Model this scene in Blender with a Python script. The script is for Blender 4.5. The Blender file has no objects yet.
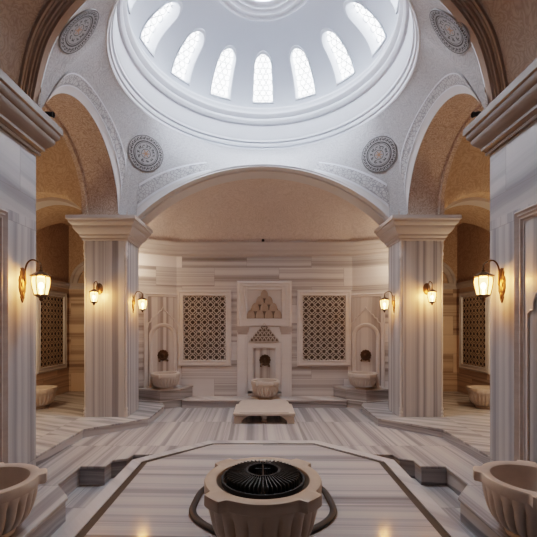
import bpy, math, random
from math import sin, cos, pi, sqrt, atan2, radians
from mathutils import Vector, Matrix
from mathutils.bvhtree import BVHTree
random.seed(7)
S = bpy.context.scene
COL = S.collection

# ------------------------------------------------------------------ mesh builder
class B:
    def __init__(s): s.v = []; s.f = []
    def add(s, vs, fs, M=None):
        o = len(s.v)
        for p in vs:
            p = Vector(p); s.v.append(tuple(M @ p) if M else tuple(p))
        for f in fs: s.f.append(tuple(i + o for i in f))
        return s
    def box(s, x0, x1, y0, y1, z0, z1, M=None):
        vs = [(x0,y0,z0),(x1,y0,z0),(x1,y1,z0),(x0,y1,z0),(x0,y0,z1),(x1,y0,z1),(x1,y1,z1),(x0,y1,z1)]
        return s.add(vs, [(0,3,2,1),(4,5,6,7),(0,1,5,4),(1,2,6,5),(2,3,7,6),(3,0,4,7)], M)
    def prism(s, poly, z0, z1, M=None):
        n = len(poly)
        vs = [(x,y,z0) for x,y in poly] + [(x,y,z1) for x,y in poly]
        fs = [tuple(range(n))[::-1], tuple(range(n,2*n))] + [(i,(i+1)%n,n+(i+1)%n,n+i) for i in range(n)]
        return s.add(vs, fs, M)
    def prism_y(s, poly, y0, y1, M=None):          # outline in xz, extruded along y
        n = len(poly)
        vs = [(x,y0,z) for x,z in poly] + [(x,y1,z) for x,z in poly]
        fs = [tuple(range(n)), tuple(range(n,2*n))[::-1]] + [((i+1)%n,i,n+i,n+(i+1)%n) for i in range(n)]
        return s.add(vs, fs, M)
    def lathe(s, prof, n=48, M=None, rf=None, a0=0, a1=2*pi):
        full = abs(a1-a0-2*pi) < 1e-6
        cols = n if full else n+1
        vs = []
        for i in range(cols):
            a = a0+(a1-a0)*i/n
            for j,(r,z) in enumerate(prof):
                rr = rf(a, r, z, j) if rf else r
                vs.append((rr*cos(a), rr*sin(a), z))
        m = len(prof); fs = []
        for i in range(n):
            k = (i+1) % cols
            for j in range(m-1):
                fs.append((i*m+j, k*m+j, k*m+j+1, i*m+j+1))
        return s.add(vs, fs, M)
    def tube(s, pts, r, n=8, M=None, closed=False, cap=True):
        pts = [Vector(p) for p in pts]; N = len(pts)
        rs = r if isinstance(r, (list,tuple)) else [r]*N
        vs = []; prev = None
        for i,p in enumerate(pts):
            a = pts[(i-1) % N] if (closed or i>0) else p
            b = pts[(i+1) % N] if (closed or i<N-1) else p
            t = (b-a).normalized()
            if prev is None:
                u = t.orthogonal().normalized()
            else:
                u = (prev - t*prev.dot(t)).normalized()
            prev = u; w = t.cross(u)
            for k in range(n):
                c = 2*pi*k/n
                vs.append(p + (u*cos(c)+w*sin(c))*rs[i])
        fs = []
        for i in range(N if closed else N-1):
            j = (i+1) % N
            for k in range(n):
                l = (k+1) % n
                fs.append((i*n+k, i*n+l, j*n+l, j*n+k))
        if cap and not closed:
            fs.append(tuple(range(n))[::-1]); fs.append(tuple((N-1)*n+k for k in range(n)))
        return s.add(vs, fs, M)
    def ball(s, c, rx, ry=None, rz=None, n=16, m=10, M=None):
        ry = ry or rx; rz = rz or rx
        prof = [(cos(-pi/2+pi*j/m), sin(-pi/2+pi*j/m)) for j in range(m+1)]
        T = Matrix.Translation(c) @ Matrix.Diagonal((rx,ry,rz,1))
        return s.lathe(prof, n, (M @ T) if M else T)
    def sweep(s, path, prof, closed=False, side=1, M=None):   # path in xy, prof = (offset, z), mitred
        P = [Vector((x,y)) for x,y in path]; N = len(P); vs = []
        def nrm(a,b):
            d = (b-a).normalized(); return Vector((d.y,-d.x))*side
        for i in range(N):
            n1 = nrm(P[i-1],P[i]) if (closed or i>0) else None
            n2 = nrm(P[i],P[(i+1)%N]) if (closed or i<N-1) else None
            if n1 is None: m = n2
            elif n2 is None: m = n1
            else: m = (n1+n2)/(1+n1.dot(n2))
            for o,z in prof: vs.append((P[i].x+m.x*o, P[i].y+m.y*o, z))
        k = len(prof); fs = []
        for i in range(N if closed else N-1):
            j = (i+1)%N
            for q in range(k-1): fs.append((i*k+q, j*k+q, j*k+q+1, i*k+q+1))
        return s.add(vs, fs, M)
    def loft(s, loops, closed=True, M=None):
        n = len(loops[0]); vs = [p for L in loops for p in L]; fs = []
        for a in range(len(loops)-1):
            for i in range(n if closed else n-1):
                j = (i+1)%n
                fs.append((a*n+i, a*n+j, (a+1)*n+j, (a+1)*n+i))
        return s.add(vs, fs, M)
    def rect(s, x0, z0, x1, z1, prof, M=None):     # frame on a wall facing -y; prof = (inset, y)
        loops = []
        for o,y in prof:
            loops.append([(x0+o,y,z0+o),(x1-o,y,z0+o),(x1-o,y,z1-o),(x0+o,y,z1-o)])
        return s.loft(loops, True, M)
    def build(s, name, mat, parent=None, smooth=None, bevel=0):
        me = bpy.data.meshes.new(name); me.from_pydata(s.v, [], s.f); me.validate()
        import bmesh
        bm = bmesh.new(); bm.from_mesh(me)
        bmesh.ops.remove_doubles(bm, verts=bm.verts, dist=1e-5)
        bmesh.ops.recalc_face_normals(bm, faces=bm.faces)
        bm.to_mesh(me); bm.free()
        o = bpy.data.objects.new(name, me); COL.objects.link(o)
        if mat: me.materials.append(mat)
        if smooth is not None:
            for p in me.polygons: p.use_smooth = True
            me.set_sharp_from_angle(angle=radians(smooth))
        if bevel:
            m = o.modifiers.new('bevel','BEVEL'); m.width = bevel; m.segments = 2; m.limit_method = 'ANGLE'
        if parent: o.parent = parent
        return o

def tag(o, label=None, cat=None, group=None, kind=None):
    if label: o['label'] = label
    if cat: o['category'] = cat
    if group: o['group'] = group
    if kind: o['kind'] = kind
    return o
def thing(name, label, cat, loc=(0,0,0), rz=0, group=None):
    o = bpy.data.objects.new(name, None); COL.objects.link(o)
    o.empty_display_size = .1
    o.location = loc; o.rotation_euler = (0,0,rz)
    return tag(o, label, cat, group)
def kids(o): return [c for c in COL.objects if c.parent == o]
def copy_tree(o, parent=None):
    ch = kids(o)
    c = o.copy(); COL.objects.link(c); c.parent = parent
    for k in ch: copy_tree(k, c)
    return c
def dup(o, loc, rz, label, scale=None):
    c = copy_tree(o); c.location = loc; c.rotation_euler = (0,0,rz); c['label'] = label
    if scale: c.scale = (scale,)*3
    return c
def struct(o): o['kind'] = 'structure'; return o
def empty_struct(name):
    o = bpy.data.objects.new(name, None); COL.objects.link(o); return struct(o)

# ------------------------------------------------------------------ materials
class N:
    def __init__(s, name):
        s.m = bpy.data.materials.new(name); s.m.use_nodes = True
        s.t = s.m.node_tree; s.t.nodes.clear()
        s.out = s.n('ShaderNodeOutputMaterial')
    def n(s, typ, **k):
        x = s.t.nodes.new(typ)
        for a,b in k.items(): setattr(x, a, b)
        return x
    def l(s, a, b): s.t.links.new(a, b)
    def put(s, sock, v):
        if isinstance(v, bpy.types.NodeSocket): s.l(v, sock)
        elif v is not None: sock.default_value = v
    def math(s, op, a, b=None, c=None, clamp=False):
        x = s.n('ShaderNodeMath', operation=op, use_clamp=clamp)
        s.put(x.inputs[0], a); s.put(x.inputs[1], b); s.put(x.inputs[2], c)
        return x.outputs[0]
    def mix(s, f, a, b, mode='MIX'):
        x = s.n('ShaderNodeMix', data_type='RGBA', blend_type=mode)
        s.put(x.inputs[0], f); s.put(x.inputs[6], a); s.put(x.inputs[7], b)
        return x.outputs[2]
    def pos(s):
        g = s.n('ShaderNodeNewGeometry'); x = s.n('ShaderNodeSeparateXYZ'); s.l(g.outputs['Position'], x.inputs[0])
        return g.outputs['Position'], x.outputs[0], x.outputs[1], x.outputs[2]
    def ramp(s, f, stops, interp='LINEAR'):
        r = s.n('ShaderNodeValToRGB'); r.color_ramp.interpolation = interp
        e = r.color_ramp.elements
        while len(e) < len(stops): e.new(0.5)
        for k,(p,c) in zip(e, stops):
            k.position = p; k.color = (*c,1) if len(c)==3 else c
        s.l(f, r.inputs[0]); return r.outputs[0]
    def noise(s, vec, scale, detail=3, rough=.55, dim='3D', w=None, dist=0):
        x = s.n('ShaderNodeTexNoise', noise_dimensions=dim)
        if dim == '1D': s.put(x.inputs['W'], w)
        else: s.put(x.inputs['Vector'], vec)
        x.inputs['Scale'].default_value = scale; x.inputs['Detail'].default_value = detail
        x.inputs['Roughness'].default_value = rough; x.inputs['Distortion'].default_value = dist
        return x.outputs[0]
    def vor(s, vec, scale, feature='DISTANCE_TO_EDGE', rnd=1.0):
        x = s.n('ShaderNodeTexVoronoi', feature=feature)
        s.put(x.inputs['Vector'], vec); x.inputs['Scale'].default_value = scale; x.inputs['Randomness'].default_value = rnd
        return x.outputs[0]
    def bsdf(s, color, rough=.5, metal=0, bump=None, bstr=.2, bdist=.01, spec=.5, coat=0, emit=None, estr=0):
        b = s.n('ShaderNodeBsdfPrincipled')
        if not isinstance(color, bpy.types.NodeSocket): color = (*color,1)
        s.put(b.inputs['Base Color'], color); s.put(b.inputs['Roughness'], rough); b.inputs['Metallic'].default_value = metal
        b.inputs['Specular IOR Level'].default_value = spec; b.inputs['Coat Weight'].default_value = coat
        if emit: b.inputs['Emission Color'].default_value = (*emit,1); b.inputs['Emission Strength'].default_value = estr
        if bump is not None:
            u = s.n('ShaderNodeBump'); u.inputs['Strength'].default_value = bstr; u.inputs['Distance'].default_value = bdist
            s.l(bump, u.inputs['Height']); s.l(u.outputs[0], b.inputs['Normal'])
        s.l(b.outputs[0], s.out.inputs[0]); return s.m

GREY = [(.33,(.105,.10,.107)),(.41,(.19,.18,.185)),(.47,(.29,.272,.27)),(.545,(.40,.375,.362)),(.70,(.455,.42,.395))]
FLO = [(.32,(.215,.203,.205)),(.40,(.25,.236,.236)),(.47,(.33,.31,.304)),(.545,(.40,.375,.36)),(.70,(.44,.41,.387))]
PIER = [(.32,(.19,.18,.187)),(.41,(.255,.242,.246)),(.47,(.33,.31,.308)),(.545,(.42,.393,.38)),(.70,(.47,.435,.41))]
WARM = [(.32,(.20,.165,.148)),(.41,(.29,.25,.225)),(.47,(.37,.325,.30)),(.55,(.47,.42,.385)),(.70,(.52,.465,.42))]
PALE = [(.30,(.19,.186,.195)),(.40,(.255,.25,.257)),(.47,(.33,.32,.32)),(.56,(.385,.37,.36)),(.74,(.42,.40,.38))]
def marble(name, dirv, freq=2.0, pal=GREY, rough=.28, blocks=None, warp=.05, tone=.22, plain=0, joint=.004, spec=.5, tint=(1.10,1.17,1.27)):
    """banded marble; dirv = direction across the bands, blocks = ((udir, usize), (vdir, vsize)) slab layout"""
    a = N(name); P, X, Y, Z = a.pos()
    def dot(d):
        x = a.n('ShaderNodeVectorMath', operation='DOT_PRODUCT'); a.l(P, x.inputs[0]); x.inputs[1].default_value = d
        return x.outputs['Value']
    w = a.noise(P, 1.3, 2)
    w2 = a.noise(P, 6.0, 2)
    s = a.math('ADD', dot(dirv), a.math('MULTIPLY', a.math('SUBTRACT', w, .5), warp*2))
    s = a.math('ADD', s, a.math('MULTIPLY', a.math('SUBTRACT', w2, .5), warp*.25))
    jm = None; rnd = None
    if blocks:
        (ud,us),(vd,vs) = blocks
        v = a.math('DIVIDE', dot(vd), vs); vi = a.math('FLOOR', v)
        u = a.math('ADD', a.math('DIVIDE', dot(ud), us), a.math('MULTIPLY', a.math('MODULO', vi, 2.0), .5)); ui = a.math('FLOOR', u)
        cv = a.n('ShaderNodeCombineXYZ'); a.l(ui, cv.inputs[0]); a.l(vi, cv.inputs[1])
        wn = a.n('ShaderNodeTexWhiteNoise', noise_dimensions='3D'); a.l(cv.outputs[0], wn.inputs[0])
        rnd = wn.outputs[0]
        s = a.math('ADD', s, a.math('MULTIPLY', rnd, 9.0))
        def edge(f, size):
            fr = a.math('FRACT', f); d = a.math('MINIMUM', fr, a.math('SUBTRACT', 1.0, fr))
            return a.math('LESS_THAN', d, joint/size)
        jm = a.math('MAXIMUM', edge(u,us), edge(v,vs))
    n1 = a.noise(None, freq, 5, .62, '1D', s)
    c = a.ramp(n1, pal)
    big = a.noise(P, .9, 2)
    c = a.mix(a.math('MULTIPLY', big, .15), c, (.50,.42,.36,1))
    if rnd is not None:
        t = a.math('ADD', 1-tone*.55, a.math('MULTIPLY', rnd, tone))
        cc = a.n('ShaderNodeCombineColor')
        for i in range(3): a.l(t, cc.inputs[i])
        if plain:
            pm = a.math('LESS_THAN', a.math('FRACT', a.math('MULTIPLY', rnd, 7.13)), plain)
            c = a.mix(a.math('MULTIPLY', pm, .85), c, (.60,.54,.50,1))
        c = a.mix(1.0, c, cc.outputs[0], 'MULTIPLY')
        c = a.mix(a.math('MULTIPLY', jm, .55), c, (.18,.16,.15,1))
    c = a.mix(1.0, c, (*tint,1), 'MULTIPLY')
    fine = a.noise(P, 60, 2)
    r = a.math('ADD', rough-.05, a.math('MULTIPLY', fine, .1))
    return a.bsdf(c, r, spec=spec)

VUP=(0,0,1); VX=(1,0,0); VY=(0,1,0); VXY=(1,1,0)
M_pier   = marble('veined_marble_pier', VXY, 8.5, PIER, .32, None, .012)
M_nearw  = marble('veined_marble_wall', VY, 4.5, PALE, .30, ((VY,.78),(VUP,2.75)), .02, .1)
M_nearu  = marble('veined_marble_wall_upper', (0,.12,1), 2.2, PALE, .30, ((VY,1.05),(VUP,.52)), .05, .1)
M_back   = marble('banded_marble_back_wall', VUP, 6.5, WARM, .32, ((VXY,1.45),(VUP,.415)), .012, .2, .10)
M_vert   = marble('upright_veined_marble', VXY, 6.0, WARM, .32, None, .015)
M_trim   = marble('carved_marble_trim', VUP, 1.2, [(.2,(.40,.345,.315)),(.45,(.50,.445,.41)),(.7,(.56,.505,.465))], .4, None, .05)
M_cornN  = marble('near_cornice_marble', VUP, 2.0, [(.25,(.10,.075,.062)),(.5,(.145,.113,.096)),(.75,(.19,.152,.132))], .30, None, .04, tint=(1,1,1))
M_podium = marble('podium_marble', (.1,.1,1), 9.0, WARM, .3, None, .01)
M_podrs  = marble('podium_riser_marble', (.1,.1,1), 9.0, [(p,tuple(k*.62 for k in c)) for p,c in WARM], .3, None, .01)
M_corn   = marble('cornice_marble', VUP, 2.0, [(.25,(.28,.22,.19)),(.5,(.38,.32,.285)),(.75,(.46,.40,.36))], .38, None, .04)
M_floor  = marble('floor_marble', (1,.03,0), 6.0, FLO, .22, ((VX,.62),(VY,1.35)), .015, .2)
M_plinth = marble('plinth_marble', (.42,.90,0), 6.0, FLO, .24, ((VY,.42),(VX,1.6)), .015, .2)
M_step   = marble('step_marble', (.05,.05,1), 9.0, [(p,tuple(k*.95 for k in c)) for p,c in GREY], .3, None, .05)
M_slab   = marble('platform_marble', (.03,1,0), 4.5, [(.32,(.15,.145,.15)),(.41,(.24,.232,.236)),(.47,(.33,.315,.31)),(.54,(.40,.375,.36)),(.7,(.43,.395,.37))], .13, ((VX,3.2),(VY,.9)), .015, .12, 0, .003)
M_border = marble('platform_border_marble', (.6,.6,0), 1.2, [(p,tuple(k*1.25 for k in c)) for p,c in PALE], .2, None, .05)
M_side   = marble('banded_marble_side_room', VUP, 5.0, WARM, .36, ((VXY,1.1),(VUP,.46)), .02, .2, .15, tint=(1.15,.98,.80))

def stucco(name, base, dark, scale=9, amt=.5, bstr=.25, rough=.75):
    a = N(name); P,X,Y,Z = a.pos()
    wv = a.n('ShaderNodeVectorMath', operation='ADD'); a.l(P, wv.inputs[0])
    nz = a.n('ShaderNodeTexNoise'); nz.inputs['Scale'].default_value = 3.0; nz.inputs['Detail'].default_value = 1
    a.l(P, nz.inputs['Vector'])
    sc = a.n('ShaderNodeVectorMath', operation='SCALE'); a.l(nz.outputs[1], sc.inputs[0]); sc.inputs[3].default_value = .25
    a.l(sc.outputs[0], wv.inputs[1])
    n1 = a.noise(wv.outputs[0], scale*.55, 1); n2 = a.noise(wv.outputs[0], scale*1.1, 1)
    l1 = a.math('ABSOLUTE', a.math('SINE', a.math('MULTIPLY', n1, 30.0)))
    l2 = a.math('ABSOLUTE', a.math('SINE', a.math('MULTIPLY', n2, 24.0)))
    pat = a.math('MULTIPLY', a.math('SUBTRACT', 1.0, a.math('MULTIPLY', l1, l2)), 1.0, clamp=True)
    pat = a.math('POWER', pat, 2.2)
    big = a.noise(P, 1.1, 3)
    f = a.math('MULTIPLY', pat, amt)
    c = a.mix(f, (*base,1), (*dark,1))
    c = a.mix(a.math('MULTIPLY', big, .35), c, (*[k*.85 for k in dark],1))
    return a.bsdf(c, rough, bump=pat, bstr=bstr, bdist=.006, spec=.25)
M_pend  = stucco('white_arabesque_plaster', (.52,.525,.55), (.30,.30,.325), 11, .55)
M_apse  = stucco('rosy_arabesque_plaster', (.70,.615,.58), (.47,.395,.365), 8, .5)
M_vault = stucco('brown_arabesque_plaster', (.52,.44,.39), (.30,.245,.21), 9, .6)
M_sidev = stucco('ochre_arabesque_plaster', (.50,.37,.27), (.28,.195,.13), 7, .6)
M_soff  = stucco('pink_arabesque_soffit', (.60,.48,.41), (.27,.195,.155), 12, .75)
def band(name, base, dark, scale):
    a = N(name); P,X,Y,Z = a.pos()
    d = a.vor(P, scale, 'DISTANCE_TO_EDGE', .8); d2 = a.vor(P, scale*1.7, 'F1', .9)
    f = a.math('ADD', a.math('LESS_THAN', d, .07), a.math('MULTIPLY', a.math('LESS_THAN', d2, .22), .8), clamp=True)
    return a.bsdf(a.mix(a.math('MULTIPLY', f, .75), (*base,1), (*dark,1)), .7, bump=f, bstr=.3, bdist=.005, spec=.25)
M_band  = band('arabesque_border_plaster', (.50,.505,.53), (.24,.24,.265), 16)
def plain(name, col, rough=.5, metal=0, var=.12, sc=6, **k):
    a = N(name); P,X,Y,Z = a.pos()
    n = a.noise(P, sc, 4)
    c = a.mix(n, (*[max(0,x*(1-var)) for x in col],1), (*[min(1,x*(1+var)) for x in col],1))
    return a.bsdf(c, rough, metal, **k)
M_white = plain('white_plaster', (.65,.675,.73), .6, var=.03)
M_dome  = plain('dome_plaster', (.55,.585,.65), .7, var=.03, sc=2)
M_archw = plain('pale_arch_plaster', (.58,.58,.60), .6, var=.05)
M_moul  = plain('brown_stone_moulding', (.42,.335,.285), .5, var=.12)
M_basin = plain('honed_cream_marble', (.52,.445,.39), .38, var=.2, sc=7)
M_basin2= plain('honed_tan_marble', (.52,.41,.325), .36, var=.16, sc=7)
M_table = plain('pale_stone', (.50,.445,.41), .4, var=.12)
M_bronze= plain('dark_bronze', (.10,.065,.04), .38, .85, var=.3, sc=20)
M_brass = plain('aged_brass', (.13,.08,.042), .45, .7, var=.35, sc=30)
M_iron  = plain('black_iron', (.03,.03,.032), .55, .5, var=.2)
M_fin   = plain('grey_iron_fin', (.09,.088,.085), .35, .8, var=.2)
M_water = plain('dark_water', (.012,.012,.012), .08)
M_hose  = plain('black_rubber', (.02,.02,.022), .5, var=.2)
M_strip = plain('dark_drain_strip', (.03,.028,.027), .6, 0, var=.3)
M_lattd = plain('dark_lattice_ground', (.05,.037,.031), .7, var=.4, sc=30)
M_latt  = plain('stone_lattice', (.64,.60,.57), .6, var=.2)
M_latt2 = plain('brown_lattice', (.50,.38,.27), .6, var=.2)
M_shell = plain('brown_carved_stone', (.36,.285,.235), .55, var=.15, sc=20)
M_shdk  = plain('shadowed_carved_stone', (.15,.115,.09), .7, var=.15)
M_meds  = plain('grey_medallion_ground', (.40,.40,.42), .7, var=.1)
M_medd  = plain('dark_medallion_relief', (.075,.07,.072), .6, var=.2)
M_medw  = plain('rust_medallion_centre', (.42,.25,.17), .6, var=.2)
def emis(name, col, st):
    a = N(name); e = a.n('ShaderNodeEmission'); e.inputs[0].default_value = (*col,1); e.inputs[1].default_value = st
    a.l(e.outputs[0], a.out.inputs[0]); return a.m
M_sky   = emis('daylit_pane', (.92,.96,1.0), 7.5)
M_ocul  = emis('daylit_oculus', (.90,.95,1.0), 52.0)
M_bulb  = emis('glowing_bulb', (1,.70,.34), 60.0)
def glassm():
    a = N('frosted_lantern_glass')
    t = a.n('ShaderNodeBsdfTransparent'); t.inputs[0].default_value = (1,.92,.78,1)
    e = a.n('ShaderNodeEmission'); e.inputs[0].default_value = (1,.58,.20,1); e.inputs[1].default_value = 5.0
    x = a.n('ShaderNodeMixShader'); x.inputs[0].default_value = .6
    a.l(t.outputs[0], x.inputs[1]); a.l(e.outputs[0], x.inputs[2]); a.l(x.outputs[0], a.out.inputs[0]); return a.m
M_glass = glassm()

# ------------------------------------------------------------------ levels and key dimensions
ZM = -.139          # main floor;  0 = raised plinth under the far pillars
ZW = -.38           # foot wells
NX, NY = 2.742, 4.493       # near wall face / far corner
XC = .03            # centre of the back wall
WY = 8.34

# ------------------------------------------------------------------ floor
def mir(pl): return [(-x,y) for x,y in reversed(pl)]
Lside = [(-2.0,-3),(-2.0,3.77),(-2.28,4.09),(-2.28,4.625),(-1.97,4.625),(-1.97,4.83),(-1.80,4.90),(-1.765,5.05),(-1.46,5.05),(-.815,5.645)]
poly = [(-3.0,-3)]+Lside+mir(Lside)+[(3.0,-3),(3.0,8.6),(-3.0,8.6)]
fl_ = struct(B().prism(poly, ZM-.032, ZM).build('floor', M_floor))
B().prism(poly, -.6, ZM-.032).build('riser', M_step, fl_)
# slightly overhanging bench edge along each foot well
for sgn, nm in ((-1,'trim_1'),(1,'trim_2')):
    pth = [(x*(-sgn),y) for x,y in Lside[:-1]]
    struct(B().sweep(pth, [(-.14,ZM+.002),(.018,ZM+.002),(.022,ZM-.012),(.018,ZM-.03),(0,ZM-.034)], side=1 if sgn<0 else -1).build(nm, M_floor))
struct(B().box(-2.6,2.6,-3,5.3,-.65,ZW).build('floor_well', M_floor))
for sgn, nm in ((-1,'floor_plinth_left'),(1,'floor_plinth_right')):
    pl = [(-2.8,4.3),(-2.8,5.78),(-2.0,6.47),(-2.0,7.5),(-2.3,8.2),(-3.3,8.4),(-3.3,9.2),(-5.1,9.2),(-5.1,4.3)]
    pl = [(x*(-sgn),y) for x,y in pl]
    o = struct(B().prism(pl, -.5, -.03).build(nm, M_step))
    b = B(); b.prism([(x+(-sgn)*.015 if abs(x)<3 else x, y) for x,y in pl], -.03, 0)
    b.build('nosing', M_plinth, o)
# ------------------------------------------------------------------ raised corner podiums + back step
for sgn, nm in ((-1,'trim_3'),(1,'trim_4')):
    pl = [(-2.80,7.97),(-2.15,7.77),(-1.78,7.99),(-1.57,8.36),(-1.95,8.5),(-2.8,8.2)]
    pl = [(-x*sgn,y) for x,y in pl]
    o = empty_struct(nm)
    b = B(); b.prism(pl, ZM, .235)
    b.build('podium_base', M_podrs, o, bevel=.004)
    def grow(p, d):
        c = Vector((-2.2*(-sgn),8.2)); v = Vector(p)-c
        return tuple(Vector(p)+v.normalized()*d)
    B().prism([grow(p,.025) for p in pl], .235, .265).build('podium_top', M_podium, o, bevel=.004)
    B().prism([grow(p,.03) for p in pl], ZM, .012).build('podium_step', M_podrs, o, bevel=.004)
    B().prism([grow(p,.04) for p in pl], .012, .03).build('podium_ledge', M_podium, o, bevel=.004)
o = empty_struct('trim_5')
B().box(-1.72,1.78,7.90,8.4,ZM,.0).build('step_riser', M_step, o)
B().box(-1.72,1.78,7.875,8.4,.0,.03).build('step_tread', M_podium, o, bevel=.006)

# ------------------------------------------------------------------ walls
inner = [(-3.2,7.1),(-2.75+XC,7.95),(-1.97+XC,WY),(1.97+XC,WY),(2.75+XC,7.95),(3.2,7.1)]
outer = [(3.2,8.9),(-3.2,8.9)]
struct(B().prism(inner+outer, -.3, 3.46).build('wall_back', M_back))
prof = [(0,3.16),(.02,3.16),(.025,3.19),(.015,3.20),(.03,3.23),(.05,3.26),(.05,3.285),(.06,3.30),(.08,3.34),(.09,3.36),(.09,3.385),(.105,3.40),(.12,3.43),(.12,3.465),(-.05,3.465)]
struct(B().sweep(inner, prof, side=1).build('trim_6', M_corn, smooth=30))
for sgn, nm in ((-1,'wall_left'),(1,'wall_right')):
    f = -sgn
    def q(pl): return [(x*f,y) for x,y in pl]
    struct(B().prism(q([(-NX,-3),(-NX,NY),(-5.2,NY),(-5.2,-3)]), -.5, 2.86).build(nm, M_nearw))
    struct(B().prism(q([(-NX,-3),(-NX,NY),(-5.2,NY),(-5.2,-3)]), 2.86, 4.09).build(nm+'_upper', M_nearu))
    prof = [(0,3.665),(.035,3.665),(.04,3.69),(.03,3.70),(.045,3.72),(.07,3.735),(.07,3.765),(.078,3.775),(.10,3.80),(.135,3.84),(.15,3.87),(.15,3.90),(.16,3.905),(.18,3.93),(.19,3.96),(.19,3.985),(.214,3.995),(.214,4.06),(.205,4.088),(0,4.088)]
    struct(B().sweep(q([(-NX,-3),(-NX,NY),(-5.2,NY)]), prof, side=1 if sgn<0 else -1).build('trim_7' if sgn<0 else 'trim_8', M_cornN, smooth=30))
    # side room
    sx = 4.75
    rm = empty_struct('wall_side_left' if sgn<0 else 'wall_side_right')
    B().prism(q([(-sx,NY),(-sx,9.1),(-3.2,9.1),(-3.2,7.1),(-3.05,7.1),(-3.05,9.35),(-5.2,9.35),(-5.2,NY)]), -.2, 2.62).build('wall_face', M_side, rm)
    B().prism(q([(-sx,NY),(-sx,9.1),(-3.2,9.1),(-3.2,7.1),(-3.05,7.1),(-3.05,9.35),(-5.2,9.35),(-5.2,NY)]), 2.62, 5.4).build('upper_wall', M_sidev, rm)
    B().sweep(q([(-sx,NY),(-sx,9.1),(-3.2,9.1)]), [(0,2.50),(.02,2.5),(.03,2.54),(.06,2.58),(.06,2.64),(0,2.64)], side=1 if sgn<0 else -1).build('moulding', M_corn, rm)
    # blind arch moulding on the end wall
    ar = []
    for R_,y_ in ((.62,9.1),(.62,9.04),(.56,9.03),(.54,9.06),(.44,9.06),(.44,9.1)):
        ar.append([((-4.08+R_*cos(a))*f, y_, 2.62+R_*sin(a)) for a in [pi*k/32 for k in range(33)]])
    B().loft(ar, False).build('blind_arch', M_corn, rm, smooth=35)
    # cross vault as a height field
    def zc(x, y):
        z = 3.0
        if abs(y-5.45) < 1.3: z = max(z, 3.6+sqrt(1.3**2-(y-5.45)**2))
        if abs(y-9.0) < 1.55: z = max(z, 2.75+1.3*sqrt(1-((y-9.0)/1.55)**2))
        if abs(x+3.97) < .85: z = max(z, 3.25+.85*sqrt(1-((x+3.97)/.85)**2)*.9)
        return z
    nx, ny = 40, 130
    vs = []; fs = []
    for i in range(nx+1):
        for j in range(ny+1):
            x = -4.82+(4.82-3.0)*i/nx; y = 4.2+(9.2-4.2)*j/ny
            vs.append((x*f,y,zc(x,y)))
    for i in range(nx):
        for j in range(ny): fs.append((i*(ny+1)+j,(i+1)*(ny+1)+j,(i+1)*(ny+1)+j+1,i*(ny+1)+j+1))
    struct(B().add(vs,fs).build('ceiling_side_left' if sgn<0 else 'ceiling_side_right', M_sidev, smooth=35))
    # rib across the side vault
    r0 = []
    for y_,dz in ((6.98,.06),(6.98,-.06),(7.24,-.06),(7.24,.06)):
        r0.append([((-4.82+1.72*k/40)*f, y_, zc(-4.82+1.72*k/40,7.1)+dz) for k in range(41)])
    struct(B().loft(r0, False).build('trim_9' if sgn<0 else 'trim_10', M_corn, smooth=35))
struct(B().box(-5.2,5.2,-3.3,-3,-.6,7).build('wall_front', M_nearw))

# ------------------------------------------------------------------ vaults, arches, dome
# near barrel vault and its moulded arch
def catm(P_, n=8):
    out = []; P_ = [Vector(p) for p in P_]
    for i in range(len(P_)-1):
        p0 = P_[max(i-1,0)]; p1 = P_[i]; p2 = P_[i+1]; p3 = P_[min(i+2,len(P_)-1)]
        for k in range(n):
            s = k/n; out.append(.5*((2*p1)+(p2-p0)*s+(2*p0-5*p1+4*p2-p3)*s*s+(3*p1-p0-3*p2+p3)*s**3))
    out.append(P_[-1]); return out
eN = [(-2.615,4.36,4.06),(-2.59,4.30,4.236),(-2.275,4.04,4.654),(-1.774,3.75,4.885),(-.95,3.45,5.20),(0,3.33,5.36)]
eN = catm(eN + [(-x,y,z) for x,y,z in reversed(eN[:-1])], 8)
def ringN(dr, dy, yabs=None):
    L = []
    for k,p in enumerate(eN):
        t_ = eN[min(k+1,len(eN)-1)]-eN[max(k-1,0)]
        n_ = Vector((-t_.z,0,t_.x)).normalized()
        L.append((p.x+n_.x*dr, p.y+dy if yabs is None else yabs, p.z+n_.z*dr))
    return L
struct(B().loft([ringN(.12,-.20),ringN(.12,0,-3.05)], False).build('ceiling', M_vault, smooth=60))
pn = [(.05,.03),(0,0),(0,-.085),(.03,-.09),(.03,-.11),(.05,-.113),(.05,-.135),(.08,-.14),(.08,-.165),(.09,-.168),(.09,-.195),(.13,-.20),(.16,-.25)]
struct(B().loft([ringN(a_,b_) for a_,b_ in pn], False).build('trim_11', M_moul, smooth=30))
# far arch
RF, ZF, YF, YB = 3.295, 1.208, 6.75, 7.32
amax = math.asin(2.34/RF)
arcF = [-amax+2*amax*k/64 for k in range(65)]
def ringF(R_,y_): return [(R_*sin(a), y_, ZF+R_*cos(a)) for a in arcF]
struct(B().loft([ringF(RF+.03,YF-.005),ringF(RF,YF+.01),ringF(RF,YF+.16),ringF(RF-.03,YF+.17),ringF(RF-.03,YF+.40),ringF(RF,YF+.41),ringF(RF,YB),ringF(RF+.15,YB)], False).build('trim_12', M_archw, smooth=30))
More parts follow.
